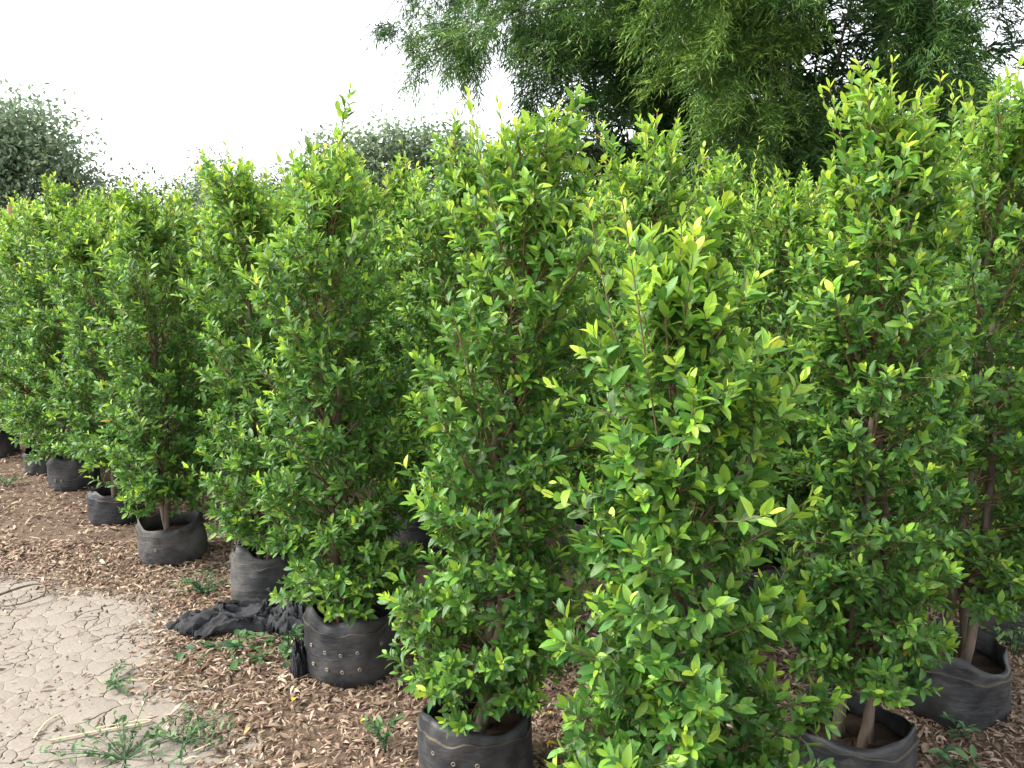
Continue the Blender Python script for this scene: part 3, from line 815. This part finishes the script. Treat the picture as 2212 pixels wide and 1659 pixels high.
def bamboo(label, base, culms, seed):
    t = thing('bamboo_clump', label, 'bamboo', (*base, 0))
    r = np.random.default_rng(seed)
    o3 = np.array([*base, 0])
    for pts, r0, r1, n, ll, young, t0 in culms:
        pts = np.asarray(pts, float) - o3
        C = spine(pts, 40)
        cu = obj('culm', mesh('culm', *tubes([(C, np.linspace(.024, .005, 40))], 7), M_CULM, True), t)
        P, D, N, ln, wd, ag, rn = plume(r, pts, r0, r1, n, ll, young, t0)
        # stalks of the side branches
        obj('foliage', blades(P, D, N, ln, wd, ag, rn, 'foliage', M_BAMBOO), cu, kind='stuff')
    return t
bamboo('huge feathery bamboo clump arching over the shrub rows', (3.6, 10.8), [
    # long plume reaching out to the left
    ([(3.2, 10.8, 0), (3.0, 10.7, 2.6), (2.0, 10.3, 3.9), (.5, 9.9, 4.05), (-.95, 9.6, 3.5)], .75, .42, 2200, .092, .66, .40),
    ([(3.0, 11.0, 0), (2.8, 10.9, 3.0), (1.8, 10.8, 4.4), (.6, 10.5, 4.5), (-.6, 10.3, 3.9)], .9, .5, 1700, .11, .5, .42),
    ([(3.2, 11.0, 0), (3.0, 11.2, 3.2), (2.0, 11.2, 5.0), (.8, 11.2, 5.4), (-.4, 11.0, 4.9)], 1.0, .55, 900, .115, .5, .42),
    ([(3.3, 10.8, 0), (2.9, 10.6, 2.2), (2.3, 10.4, 3.3), (1.5, 10.2, 3.5), (.3, 10.0, 3.3)], .6, .38, 1600, .11, .25, .45),
    # bright plumes bulging out in front
    ([(3.4, 10.5, 0), (3.1, 10.0, 3.2), (2.7, 9.4, 4.5), (2.2, 8.8, 4.4), (1.7, 8.4, 3.9)], .75, .5, 1700, .092, .85, .5),
    ([(3.4, 10.4, 0), (3.2, 10.0, 2.4), (2.9, 9.5, 3.3), (2.4, 9.0, 3.4), (1.8, 8.6, 3.0)], .65, .45, 1500, .092, .8, .5),
    ([(3.5, 10.4, 0), (3.3, 10.0, 1.9), (3.1, 9.5, 2.5), (2.6, 9.0, 2.6), (2.1, 8.6, 2.1)], .6, .45, 1300, .092, .7, .45),
    ([(3.4, 10.5, 0), (3.3, 10.1, 3.2), (3.2, 9.6, 4.4), (3.0, 9.1, 4.4), (2.8, 8.7, 3.8)], .75, .5, 1300, .092, .6, .5),
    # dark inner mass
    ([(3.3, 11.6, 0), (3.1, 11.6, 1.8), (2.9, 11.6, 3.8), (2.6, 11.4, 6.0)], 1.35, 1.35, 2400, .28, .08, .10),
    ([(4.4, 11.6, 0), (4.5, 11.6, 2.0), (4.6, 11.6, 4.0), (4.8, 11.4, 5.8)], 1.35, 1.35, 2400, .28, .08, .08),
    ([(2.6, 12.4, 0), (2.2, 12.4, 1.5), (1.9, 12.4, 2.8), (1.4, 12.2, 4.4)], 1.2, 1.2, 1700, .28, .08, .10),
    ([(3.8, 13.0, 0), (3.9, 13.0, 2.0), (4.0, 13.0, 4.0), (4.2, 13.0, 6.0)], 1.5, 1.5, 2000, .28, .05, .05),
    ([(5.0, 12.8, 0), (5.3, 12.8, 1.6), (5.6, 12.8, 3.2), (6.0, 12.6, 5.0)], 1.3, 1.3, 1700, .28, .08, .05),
    # the crown above, which shades the clump's heart
    ([(3.6, 11.4, 0), (3.4, 11.4, 3.0), (3.0, 11.0, 6.0), (2.0, 10.4, 7.2), (.6, 10.0, 6.8)], 1.5, 1.1, 1300, .24, .3, .5),
    ([(4.0, 11.4, 0), (4.2, 11.2, 3.0), (4.6, 10.6, 6.0), (5.0, 9.8, 6.8), (5.4, 9.0, 6.0)], 1.5, 1.1, 1300, .24, .3, .5),
    ([(3.8, 11.6, 0), (3.8, 11.6, 3.0), (3.7, 11.4, 6.0), (3.4, 10.6, 7.4), (3.2, 9.8, 6.6)], 1.5, 1.2, 1300, .24, .3, .5),
    # right side plumes
    ([(4.2, 10.6, 0), (4.2, 10.2, 2.6), (4.4, 9.7, 4.0), (4.5, 9.2, 4.0), (4.55, 8.9, 3.1)], .8, .5, 1400, .11, .45, .42),
    ([(4.6, 11.0, 0), (5.0, 10.9, 2.8), (5.7, 10.6, 4.4), (6.6, 10.3, 4.9), (7.4, 10.0, 4.6)], .8, .5, 1500, .11, .35, .4),
    ([(4.4, 10.9, 0), (4.7, 10.5, 2.2), (5.1, 10.0, 3.1), (5.3, 9.7, 2.6), (5.4, 9.5, 2.0)], .7, .45, 1100, .11, .3, .4),
    ([(3.5, 10.7, 0), (3.5, 10.3, 2.0), (3.5, 9.9, 2.8), (3.4, 9.6, 2.5), (3.35, 9.4, 1.7)], .8, .5, 1300, .11, .35, .3),
], 21)
bamboo('pale bamboo spray hanging out of the sky beyond the big clump', (2.2, 16.5), [
    ([(2.0, 16.5, 0), (1.6, 16.3, 4.0), (.5, 16, 6.0), (-.9, 15.5, 6.1), (-2.0, 15.2, 5.0)], .8, .4, 900, .13, .3, .45),
    ([(2.0, 16.5, 0), (1.5, 16.2, 4.2), (.3, 15.8, 6.2), (-1.3, 15.2, 6.3), (-2.5, 14.8, 4.8)], .5, .25, 350, .13, .3, .5),
], 22)

def tree(name, label, cat, base, trunk_h, blobs, nleaf, size, mat, seed, group=None, trunk_r=.12, sparse=1.0, young=.5):
    r = np.random.default_rng(seed)
    t = thing(name, label, cat, (*base, 0), group)
    b0 = np.array([*base, 0.])
    tip = np.array(blobs[0][0]) - b0
    tl = spine([(0, 0, -.1), (.05, 0, trunk_h * .5), (tip[0] * .3, tip[1] * .3, trunk_h), tip * np.array((.8, .8, 1))], 14)
    obj('trunk', mesh('trunk', *tubes([(tl, np.linspace(trunk_r, trunk_r * .2, 14))], 8), M_TREEBARK, True), t)
    lines = []
    Ps, Ds, Ns, Ag = [], [], [], []
    wts = np.array([b[1][0] * b[1][1] * b[1][2] for b in blobs]) ** .67; wts = wts / wts.sum()
    for (c, rr), w_ in zip(blobs, wts):
        c = np.array(c) - b0; rr = np.array(rr)
        st_ = tl[min(13, int(8 + r.integers(0, 5)))]
        lines.append((spine([st_, (st_ + c) / 2 + r.normal(0, .08, 3), c], 8), np.linspace(trunk_r * .35, trunk_r * .08, 8)))
        n = int(nleaf * w_)
        ncl = max(6, int(n / 28))
        cd_ = nrm(r.normal(0, 1, (ncl, 3))); cd_[:, 2] = np.where(cd_[:, 2] < -.5, -cd_[:, 2], cd_[:, 2])
        cp_ = c + cd_ * rr * (r.random((ncl, 1)) ** .45) * r.uniform(.75, 1.12, (ncl, 1))
        for q in range(0, ncl, 3):
            lines.append((spine([c, (c + cp_[q]) / 2 + r.normal(0, .05, 3), cp_[q]], 5), np.linspace(trunk_r * .07, trunk_r * .02, 5)))
        ci = r.integers(0, ncl, n)
        P = cp_[ci] + r.normal(0, 1, (n, 3)) * np.array((.8, .8, .6)) * size * 2.3 * sparse
        Ps.append(P); Ds.append(r.normal(0, 1, (n, 3)) + cd_[ci] + np.array((0, 0, -.3))); Ns.append(UP + r.normal(0, .6, (n, 3)))
        Ag.append(np.clip(r.normal(young, .2, n) + .25 * cd_[ci, 2], 0, 1))
    P, D, N, A = map(np.concatenate, (Ps, Ds, Ns, Ag))
    n = len(P); ln = size * r.uniform(.6, 1.3, n)
    obj('limb_frame', mesh('limb_frame', *tubes(lines, 5), M_TREEBARK, True), t)
    obj('crown', blades(P, D, N, ln, ln * .48, A, r.random(n), 'crown', mat, .1), t, kind='stuff')
    return t
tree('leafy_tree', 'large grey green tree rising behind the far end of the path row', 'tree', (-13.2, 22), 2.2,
     [((-13.2, 22, 3.6), (1.6, 1.5, 1.3)), ((-14.6, 22, 3.2), (1.5, 1.4, 1.5)), ((-12.0, 21.8, 2.6), (1.0, 1.0, 1.1)), ((-14.2, 21.8, 2.2), (1.8, 1.2, 1.2)), ((-12.2, 22, 1.6), (1.2, 1, .8)), ((-16, 22, 3.6), (1.5, 1.4, 1.6))], 26000, .17, M_GLARETREE, 31, trunk_r=.2, sparse=1.1)
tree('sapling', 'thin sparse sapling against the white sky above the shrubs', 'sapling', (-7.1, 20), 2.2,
     [((-7.1, 20, 2.75), (.55, .5, .5)), ((-7.6, 20, 2.5), (.45, .4, .4)), ((-6.7, 20, 2.3), (.5, .4, .5)), ((-7.2, 20, 1.8), (.7, .5, .5))], 2600, .11, M_GLARETREE, 32, trunk_r=.05, sparse=1.3)
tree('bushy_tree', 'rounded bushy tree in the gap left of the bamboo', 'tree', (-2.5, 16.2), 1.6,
     [((-2.1, 16.2, 2.85), (.8, .7, .75)), ((-3.2, 16.2, 2.7), (.95, .7, .7)), ((-1.2, 16.2, 2.7), (.9, .7, .7)), ((-3.5, 16, 1.7), (.8, .7, .8)), ((-2.2, 16, 1.5), (1.2, .8, .8)), ((-.9, 16, 1.5), (.8, .8, .8))], 17000, .12, M_GLARETREE, 33, young=.6)
tree('drying_bush', 'dark bush with rusty drying sprigs under the bamboo plume', 'bush', (.3, 13.2), 1.2,
     [((.1, 13.2, 2.3), (.8, .7, .65)), ((.9, 13.1, 2.5), (.7, .7, .6)), ((-.5, 13.2, 1.8), (.6, .6, .6)), ((.4, 13, 1.5), (1.1, .8, .7)), ((1.6, 13, 2.2), (.7, .7, .8))], 13000, .085, M_DRYTREE, 34, young=.45)
tree('leafy_tree', 'yellow green tree standing right of the bamboo in front of bright sky', 'tree', (7.4, 14), 1.8,
     [((7.4, 14, 3.0), (.8, .8, .8)), ((6.7, 14, 2.4), (.8, .8, .8)), ((8.1, 14, 2.4), (.9, .8, .8)), ((7.0, 13.8, 1.6), (1.0, .9, .8)), ((8.6, 14, 1.6), (1.1, .9, .8))], 15000, .10, M_TREE, 35, young=.85)
for k, (x, y, lab, sp_) in enumerate([(2.2, 13.6, 'dark undergrowth bush at the left foot of the bamboo', 1.0), (4.2, 13.9, 'dark undergrowth bush right behind the bamboo culms', 1.1), (6.0, 13.4, 'dark undergrowth bush at the right foot of the bamboo', 1.0)]):
    tree('undergrowth_bush', lab, 'bush', (x, y), .8, [((x, y, 1.9), (1.0 * sp_, .8, .8)), ((x - .8, y, 1.3), (.8, .8, .8)), ((x + .8, y, 1.4), (.8, .8, .8)), ((x, y - .2, .9), (1.2, .8, .8))], 6500, .17, M_TREE, 90 + k, trunk_r=.08, young=.05)
far = [(-17.5, 36, 2.9), (-14.8, 38, 2.7), (-12.4, 37, 3.0), (-9.6, 36, 3.3), (-7.2, 37, 3.4), (-4.5, 36, 3.2), (-20, 39, 3.0), (-26, 42, 4.2), (-1.5, 38, 3.4), (11, 26, 2.9), (14, 27, 2.6)]
for k, (x, y, hh) in enumerate(far):
    r_ = np.random.default_rng(60 + k); hh *= 1.42
    bl = [((x + r_.uniform(-1.3, 1.3), y + r_.uniform(-.6, .6), hh * r_.uniform(.35, .72)), (r_.uniform(1.0, 1.6), 1.0, hh * .27)) for _ in range(6)]
    tree('far_tree', 'low round tree in the distant tree line', 'tree', (x, y), hh * .4, bl, 3600, .2, M_TREE, 70 + k, 'trees of the distant tree line', trunk_r=.1, young=.35)
print('trees', time.time() - T0)

# ------------------------------------------------------------------ leaf litter
def litter(seed, n, box, size, name):
    r = np.random.default_rng(seed)
    x = r.uniform(box[0], box[1], n); y = r.uniform(box[2], box[3], n)
    c_ = clay_depth(x, y)
    jit = .10 * noise2(x, y, 5, 2) + .05 * noise2(x, y, 17, 6)
    p = np.clip(1.0 - (c_ + jit + .02) / .10, .018, 1)
    p *= np.clip(.9 + 1.0 * noise2(x, y, 2.5, 9), .4, 1)
    k = (r.random(n) < p) & (np.abs(x) < .70 * y + .2) & ((x < 1.79 - .97 * y + .75) | (y < 3.1))
    x, y = x[k], y[k]; n = len(x)
    L = size * np.clip(r.lognormal(-.10, .36, n), .35, 2.2) ; W = L * r.uniform(.13, .30, n)
    z = np.array(ground_z(x, y)) + r.uniform(.001, .016, n)
    z = np.where(clay_depth(x, y) > -.04, np.maximum(z, .005), z)
    az = r.uniform(0, 6.28, n); pit = r.normal(0, .22, n)
    D = np.stack([np.cos(az) * np.cos(pit), np.sin(az) * np.cos(pit), np.sin(pit)], -1)
    N = UP + r.normal(0, .38, (n, 3))
    B = leaf_frames(D, N)
    cu = r.uniform(-.5, .75, n)             # curl along the length
    ed = r.uniform(.1, .9, n)                # rolled edges
    T = np.array([(0, -.5), (-.8, -.2), (.8, -.2), (-1, .15), (1, .15), (0, .5)])
    loc = np.zeros((n, 6, 3))
    loc[:, :, 0] = T[:, 0] * .5 * W[:, None]
    loc[:, :, 1] = T[:, 1] * L[:, None]
    loc[:, :, 2] = (.25 - T[:, 1] ** 2 * 4 * .25) * (cu * L)[:, None] + np.abs(T[:, 0]) * (ed * W * .5)[:, None]
    loc[:, :, 0] += (T[:, 1] ** 2)[None] * (r.normal(0, .5, n) * W)[:, None]
    V = np.einsum('nij,nkj->nki', B, loc) + np.stack([x, y, z], -1)[:, None]
    tri = np.array([(0, 2, 1), (3, 4, 5)]); quad = np.array([(1, 2, 4, 3)])
    o6 = (np.arange(n) * 6)[:, None, None]
    age = np.clip(r.beta(2.0, 2.6, n), 0, 1)
    return mesh(name, V.reshape(-1, 3), [(quad + o6).reshape(-1, 4), (tri + o6).reshape(-1, 3)], M_LITTER, False,
                {'age': np.repeat(age, 6), 'rnd': np.repeat(r.random(n), 6)})
lo = obj('leaf_litter', litter(41, 112000, (-2.6, 2.6, 1.8, 3.7), .028, 'leaf_litter'), kind='stuff')
lo['label'] = 'dry brown curled leaf litter covering the soil under the shrubs'; lo['category'] = 'leaf litter'
l2 = obj('leaf_litter', litter(42, 70000, (-6.0, 1.0, 3.7, 7.5), .032, 'leaf_litter'), kind='stuff')
l2['label'] = 'dry brown leaf litter beyond the far end of the rows'; l2['category'] = 'leaf litter'
print('litter', time.time() - T0)

# ------------------------------------------------------------------ small things on the ground
def weed(label, xy, n, hgt, spread, leaf, seed, name='weed', group=None, flat=False, vine=None):
    r = np.random.default_rng(seed)
    gz = max(float(ground_z(*xy)), -.002)
    t = thing(name, label, 'weed', (*xy, gz), group)
    lines, P, D, N = [], [], [], []
    for k in range(n):
        if vine:
            end = np.array(vine[k % len(vine)]) - np.array(xy)
            e3 = np.array((end[0], end[1], .03 * r.random()))
            C = spine([(0, 0, .0), e3 * .35 + r.normal(0, .03, 3) + UP * .035, e3 * .7 + r.normal(0, .03, 3) + UP * .03, e3], 14)
        else:
            a_ = r.uniform(0, 6.28); R = spread * r.uniform(.4, 1)
            tip = np.array((math.cos(a_) * R, math.sin(a_) * R, hgt * r.uniform(.4, 1)))
            C = spine([(0, 0, 0), tip * np.array((.45, .45, .8)), tip], 9)
        C[:, 2] = np.maximum(C[:, 2], .004)
        lines.append((C, np.linspace(.0016, .0008, len(C))))
        m = r.integers(5, 9) if not vine else 11
        for f in np.linspace(.3, 1, m):
            i_ = int(f * (len(C) - 1)); tn = nrm(C[min(i_ + 1, len(C) - 1)] - C[i_ - 1])
            P.append(C[i_]); D.append(tn * .4 + nrm(r.normal(0, 1, 3) * np.array((1, 1, .25))) + UP * .25); N.append(UP + r.normal(0, .35, 3))
    obj('stalk', mesh('stalk', *tubes(lines, 4), M_WEED, True, ), t)
    P, D, N = map(np.array, (P, D, N)); m = len(P)
    L = dict(P=P, B=leaf_frames(D, N), size=leaf * r.uniform(.6, 1.25, m), age=r.random(m), rnd=r.random(m), shape=r.integers(0, 5, m))
    for k in range(m):
        o = obj('leaf', WLEAF[(int(L['shape'][k]), int(L['age'][k] * 3))], t)
        mm = np.eye(4); B_ = L['B'][k].copy(); B_[:, 0] *= 1.7 if vine else 1.0
        mm[:3, :3] = B_ * L['size'][k]; mm[:3, 3] = P[k]
        o.matrix_basis = Matrix(mm.tolist())
    return t
WLEAF = {(s, g): mesh('leaf', T_LO[s][0], T_LO[s][1], M_WEED, True, {'age': np.full(len(T_LO[s][0]), g / 2), 'rnd': np.full(len(T_LO[s][0]), .3)}, T_LO[s][2]) for s in range(5) for g in range(3)}
weed('creeping green vine trailing in front of the crumpled netting', (-.86, 2.73), 10, .05, .3, .034, 1, 'creeping_vine', vine=[(-1.2, 2.62), (-1.0, 2.64), (-.72, 2.70), (-.9, 2.58), (-.70, 2.56), (-1.16, 2.68), (-1.1, 2.56), (-.78, 2.52), (-.68, 2.62), (-.96, 2.50)])
weed('feathery grey green weed in the litter behind the netting', (-1.29, 3.12), 22, .09, .15, .022, 2)
weed('small upright weed on litter between two grow bags', (-.37, 2.08), 7, .11, .06, .03, 3)
weed('thin flat weed on bare cracked clay', (-1.36, 2.44), 13, .035, .15, .022, 4)
weed('sprawling pale weed on clay near scattered straw', (-1.12, 2.06), 24, .06, .30, .026, 5)
weed('low pale weed patch where the clay meets the litter', (-.98, 2.13), 16, .07, .17, .026, 6)
weed('grassy weed beside the wide creased bag', (1.80, 2.62), 12, .17, .12, .035, 7)
weed('three-leaf seedling at the foot of the wide creased bag', (1.33, 2.12), 3, .09, .05, .034, 8)
weed('broad-leaved weed behind the folded cuff bag', (1.06, 2.40), 6, .10, .08, .045, 9)
weed('broad-leaved weed in front of the dug earth', (1.22, 1.93), 4, .10, .06, .05, 10)
weed('small weed at the foot of the eyelet bag', (-.80, 2.60), 10, .11, .09, .034, 12)
weed('grassy weed tuft near the far end of the path', (-3.02, 4.55), 9, .07, .14, .03, 13)

# crumpled shade netting
def crumple(center, size, seed, hgt, name, label, rz=0):
    n = 56
    uu, vv = np.meshgrid(np.linspace(-1, 1, n), np.linspace(-1, 1, n))
    x = uu * size[0]; y = vv * size[1]
    e = np.clip(1 - (uu ** 2 + vv ** 2), 0, 1)
    z = np.zeros_like(x)
    for i in range(n):
        for j in range(n):
            p = (uu[i, j] * 2.1 + seed, vv[i, j] * 2.1, seed * .7)
            q = (uu[i, j] * 6 + seed, vv[i, j] * 6, seed)
            ridge = 1 - abs(mnoise.noise(p)) * 2.0
            z[i, j] = hgt * (e[i, j] ** .5) * (.5 + .45 * ridge) + hgt * .22 * (1 - abs(mnoise.noise(q)) * 2) * e[i, j] ** .3 + .022 * mnoise.noise((uu[i, j] * 13, vv[i, j] * 13, seed)) + .012 * mnoise.noise((uu[i, j] * 31, vv[i, j] * 31, seed))
            w_ = mnoise.noise_vector((uu[i, j] * 3, vv[i, j] * 3, seed + 5))
            x[i, j] += w_[0] * size[0] * .28; y[i, j] += w_[1] * size[1] * .28
    z = np.maximum(z, .002)
    ii, jj = np.meshgrid(np.arange(n - 1), np.arange(n - 1)); a_ = (jj * n + ii)
    m_ = (e[:-1, :-1] > .0)
    a_ = a_[m_]
    o = thing(name, label, 'netting', (*center, float(ground_z(*center)) - .004), None, mesh(name, np.stack([x, y, z], -1), np.stack([a_, a_ + 1, a_ + n + 1, a_ + n], -1), M_NET, False), rz)
    md = o.modifiers.new('thickness', 'SOLIDIFY'); md.thickness = .003
    return o
crumple((-1.06, 2.83), (.25, .085), 3.1, .10, 'shade_net', 'crumpled black shade netting heaped against the dusty grey bag', .12)
crumple((-.80, 2.80), (.13, .09), 8.4, .13, 'shade_net', 'black netting fold standing up behind the creeping vine', -.4)
crumple((-.735, 2.52), (.03, .05), 5.2, .12, 'plastic_scrap', 'small black plastic scrap leaning on the eyelet bag', .3)
bpy.data.objects['plastic_scrap']['category'] = 'scrap'

# fallen leaves and straws told apart on the ground
FALL = mesh('fallen_leaf', T_LO[3][0] * np.array((1.25, 1, 1)), T_LO[3][1], None, True, {'age': np.full(len(T_LO[3][0]), 1.0), 'rnd': np.full(len(T_LO[3][0]), .4)}, T_LO[3][2])
def solid(name, c, rough=.6):
    m, n, l, b, out = mat_new(name)
    tc = n.new('ShaderNodeTexCoord'); nz = n.new('ShaderNodeTexNoise'); nz.inputs['Scale'].default_value = 6
    l.new(tc.outputs['Object'], nz.inputs['Vector'])
    r = ramp(n, [(.3, tuple(v * .7 for v in c)), (.7, c)])
    l.new(nz.outputs['Fac'], r.inputs[0]); l.new(r.outputs[0], b.inputs['Base Color']); b.inputs['Roughness'].default_value = rough
    return m
M_YEL, M_ORA = solid('yellow_leaf', (.60, .46, .03)), solid('orange_leaf', (.55, .27, .09))
for k, (x, y, m_, lab, sz) in enumerate([(-.70, 2.30, M_YEL, 'yellow fallen leaf on litter left of the eyelet bag', .045), (-.44, 2.20, M_YEL, 'small yellow leaf on litter below the eyelet bag', .03),
                                  (-.79, 2.17, M_ORA, 'tiny orange leaf among the litter off the eyelet bag', .028), (1.50, 2.02, M_ORA, 'round orange fallen leaf by the dug earth', .055),
                                  (.10, 2.10, M_YEL, 'yellow leaf in shade beside the notched bag', .04), (.12, 2.24, M_YEL, 'small yellow leaf in shade behind the notched bag', .03)]):
    me = FALL.copy(); me.materials.append(m_)
    o = thing('fallen_leaf', lab, 'leaf', (x, y, float(ground_z(x, y)) + .03 + (0.055 if x > 1.4 else 0)), None, me, k * 1.3)
    o.scale = (sz,) * 3
def straw(label, pts, r0=.0028, group=None):
    C = spine([(x, y, max(.010, float(ground_z(x, y)) + .012)) for x, y in pts], 12)
    b0 = C[0].copy()
    V, F = tubes([(C - b0, np.linspace(r0, r0 * .5, 12))], 5)
    V[:, 2] = V[:, 2] * .5
    thing('straw', label, 'straw', b0, group, mesh('straw', V, F, M_STRAW, True))
straw('long bent pale straw lying on the cracked clay', [(-1.38, 2.13), (-1.25, 2.18), (-1.13, 2.22), (-1.14, 2.235), (-1.28, 2.19)], .0045)
straw('short pale straw beside the long bent one', [(-1.43, 2.14), (-1.44, 2.22), (-1.42, 2.27)], .004)
straw('pale straight straw at the border of clay and litter', [(-.93, 2.08), (-.88, 2.13), (-.86, 2.16)], .004)
straw('thin straw across the cracks towards the litter', [(-1.30, 2.46), (-1.18, 2.47), (-1.05, 2.49)], .002)
straw('short thick straw chip on the clay near the litter', [(-1.18, 2.57), (-1.17, 2.53)], .005)
straw('curved straw in the litter corner', [(-.87, 1.98), (-.83, 2.03), (-.80, 2.05)], .003)
straw('thin straw lying before the low bag with stem base', [(-1.72, 3.72), (-1.55, 3.66), (-1.4, 3.7)], .002)
straw('chip of pale cane on the litter beside the path', [(-1.62, 3.2), (-1.55, 3.14)], .006)
# dark bent twig loop on the path
C = spine([(-2.17, 3.02, .015), (-2.06, 3.1, .04), (-1.97, 3.12, .05), (-1.93, 3.05, .03), (-2.02, 2.99, .016), (-2.12, 3.0, .016)], 24)
thing('dead_twig', 'dark dead twig bent in a loop on the path', 'twig', C[0], None, mesh('dead_twig', *tubes([(C - C[0], np.linspace(.006, .003, 24))], 5), M_BARK, True))

# orange bamboo stake with a green tie
st = thing('stake', 'orange bamboo stake upright at the far end of the path row', 'stake', (-3.14, 5.04, 0))
zz = np.linspace(-.05, 1.66, 40)
rr = .013 + .0025 * (np.abs(((zz * 4) % 1) - .5) > .45)
obj('pole', mesh('pole', *tubes([(np.stack([.02 * zz, 0 * zz, zz], -1), rr)], 8), M_STAKE, True), st)
zz = np.linspace(0, 1, 30)
obj('tie', mesh('tie', *tubes([(np.stack([.03 + .02 * np.sin(zz * 14), -.02 + .016 * np.cos(zz * 14) - .02 * zz, .95 - .35 * zz], -1), np.full(30, .004))], 5), M_RIBBON, True), st)
print('done', time.time() - T0)

print('done', time.time() - T0)
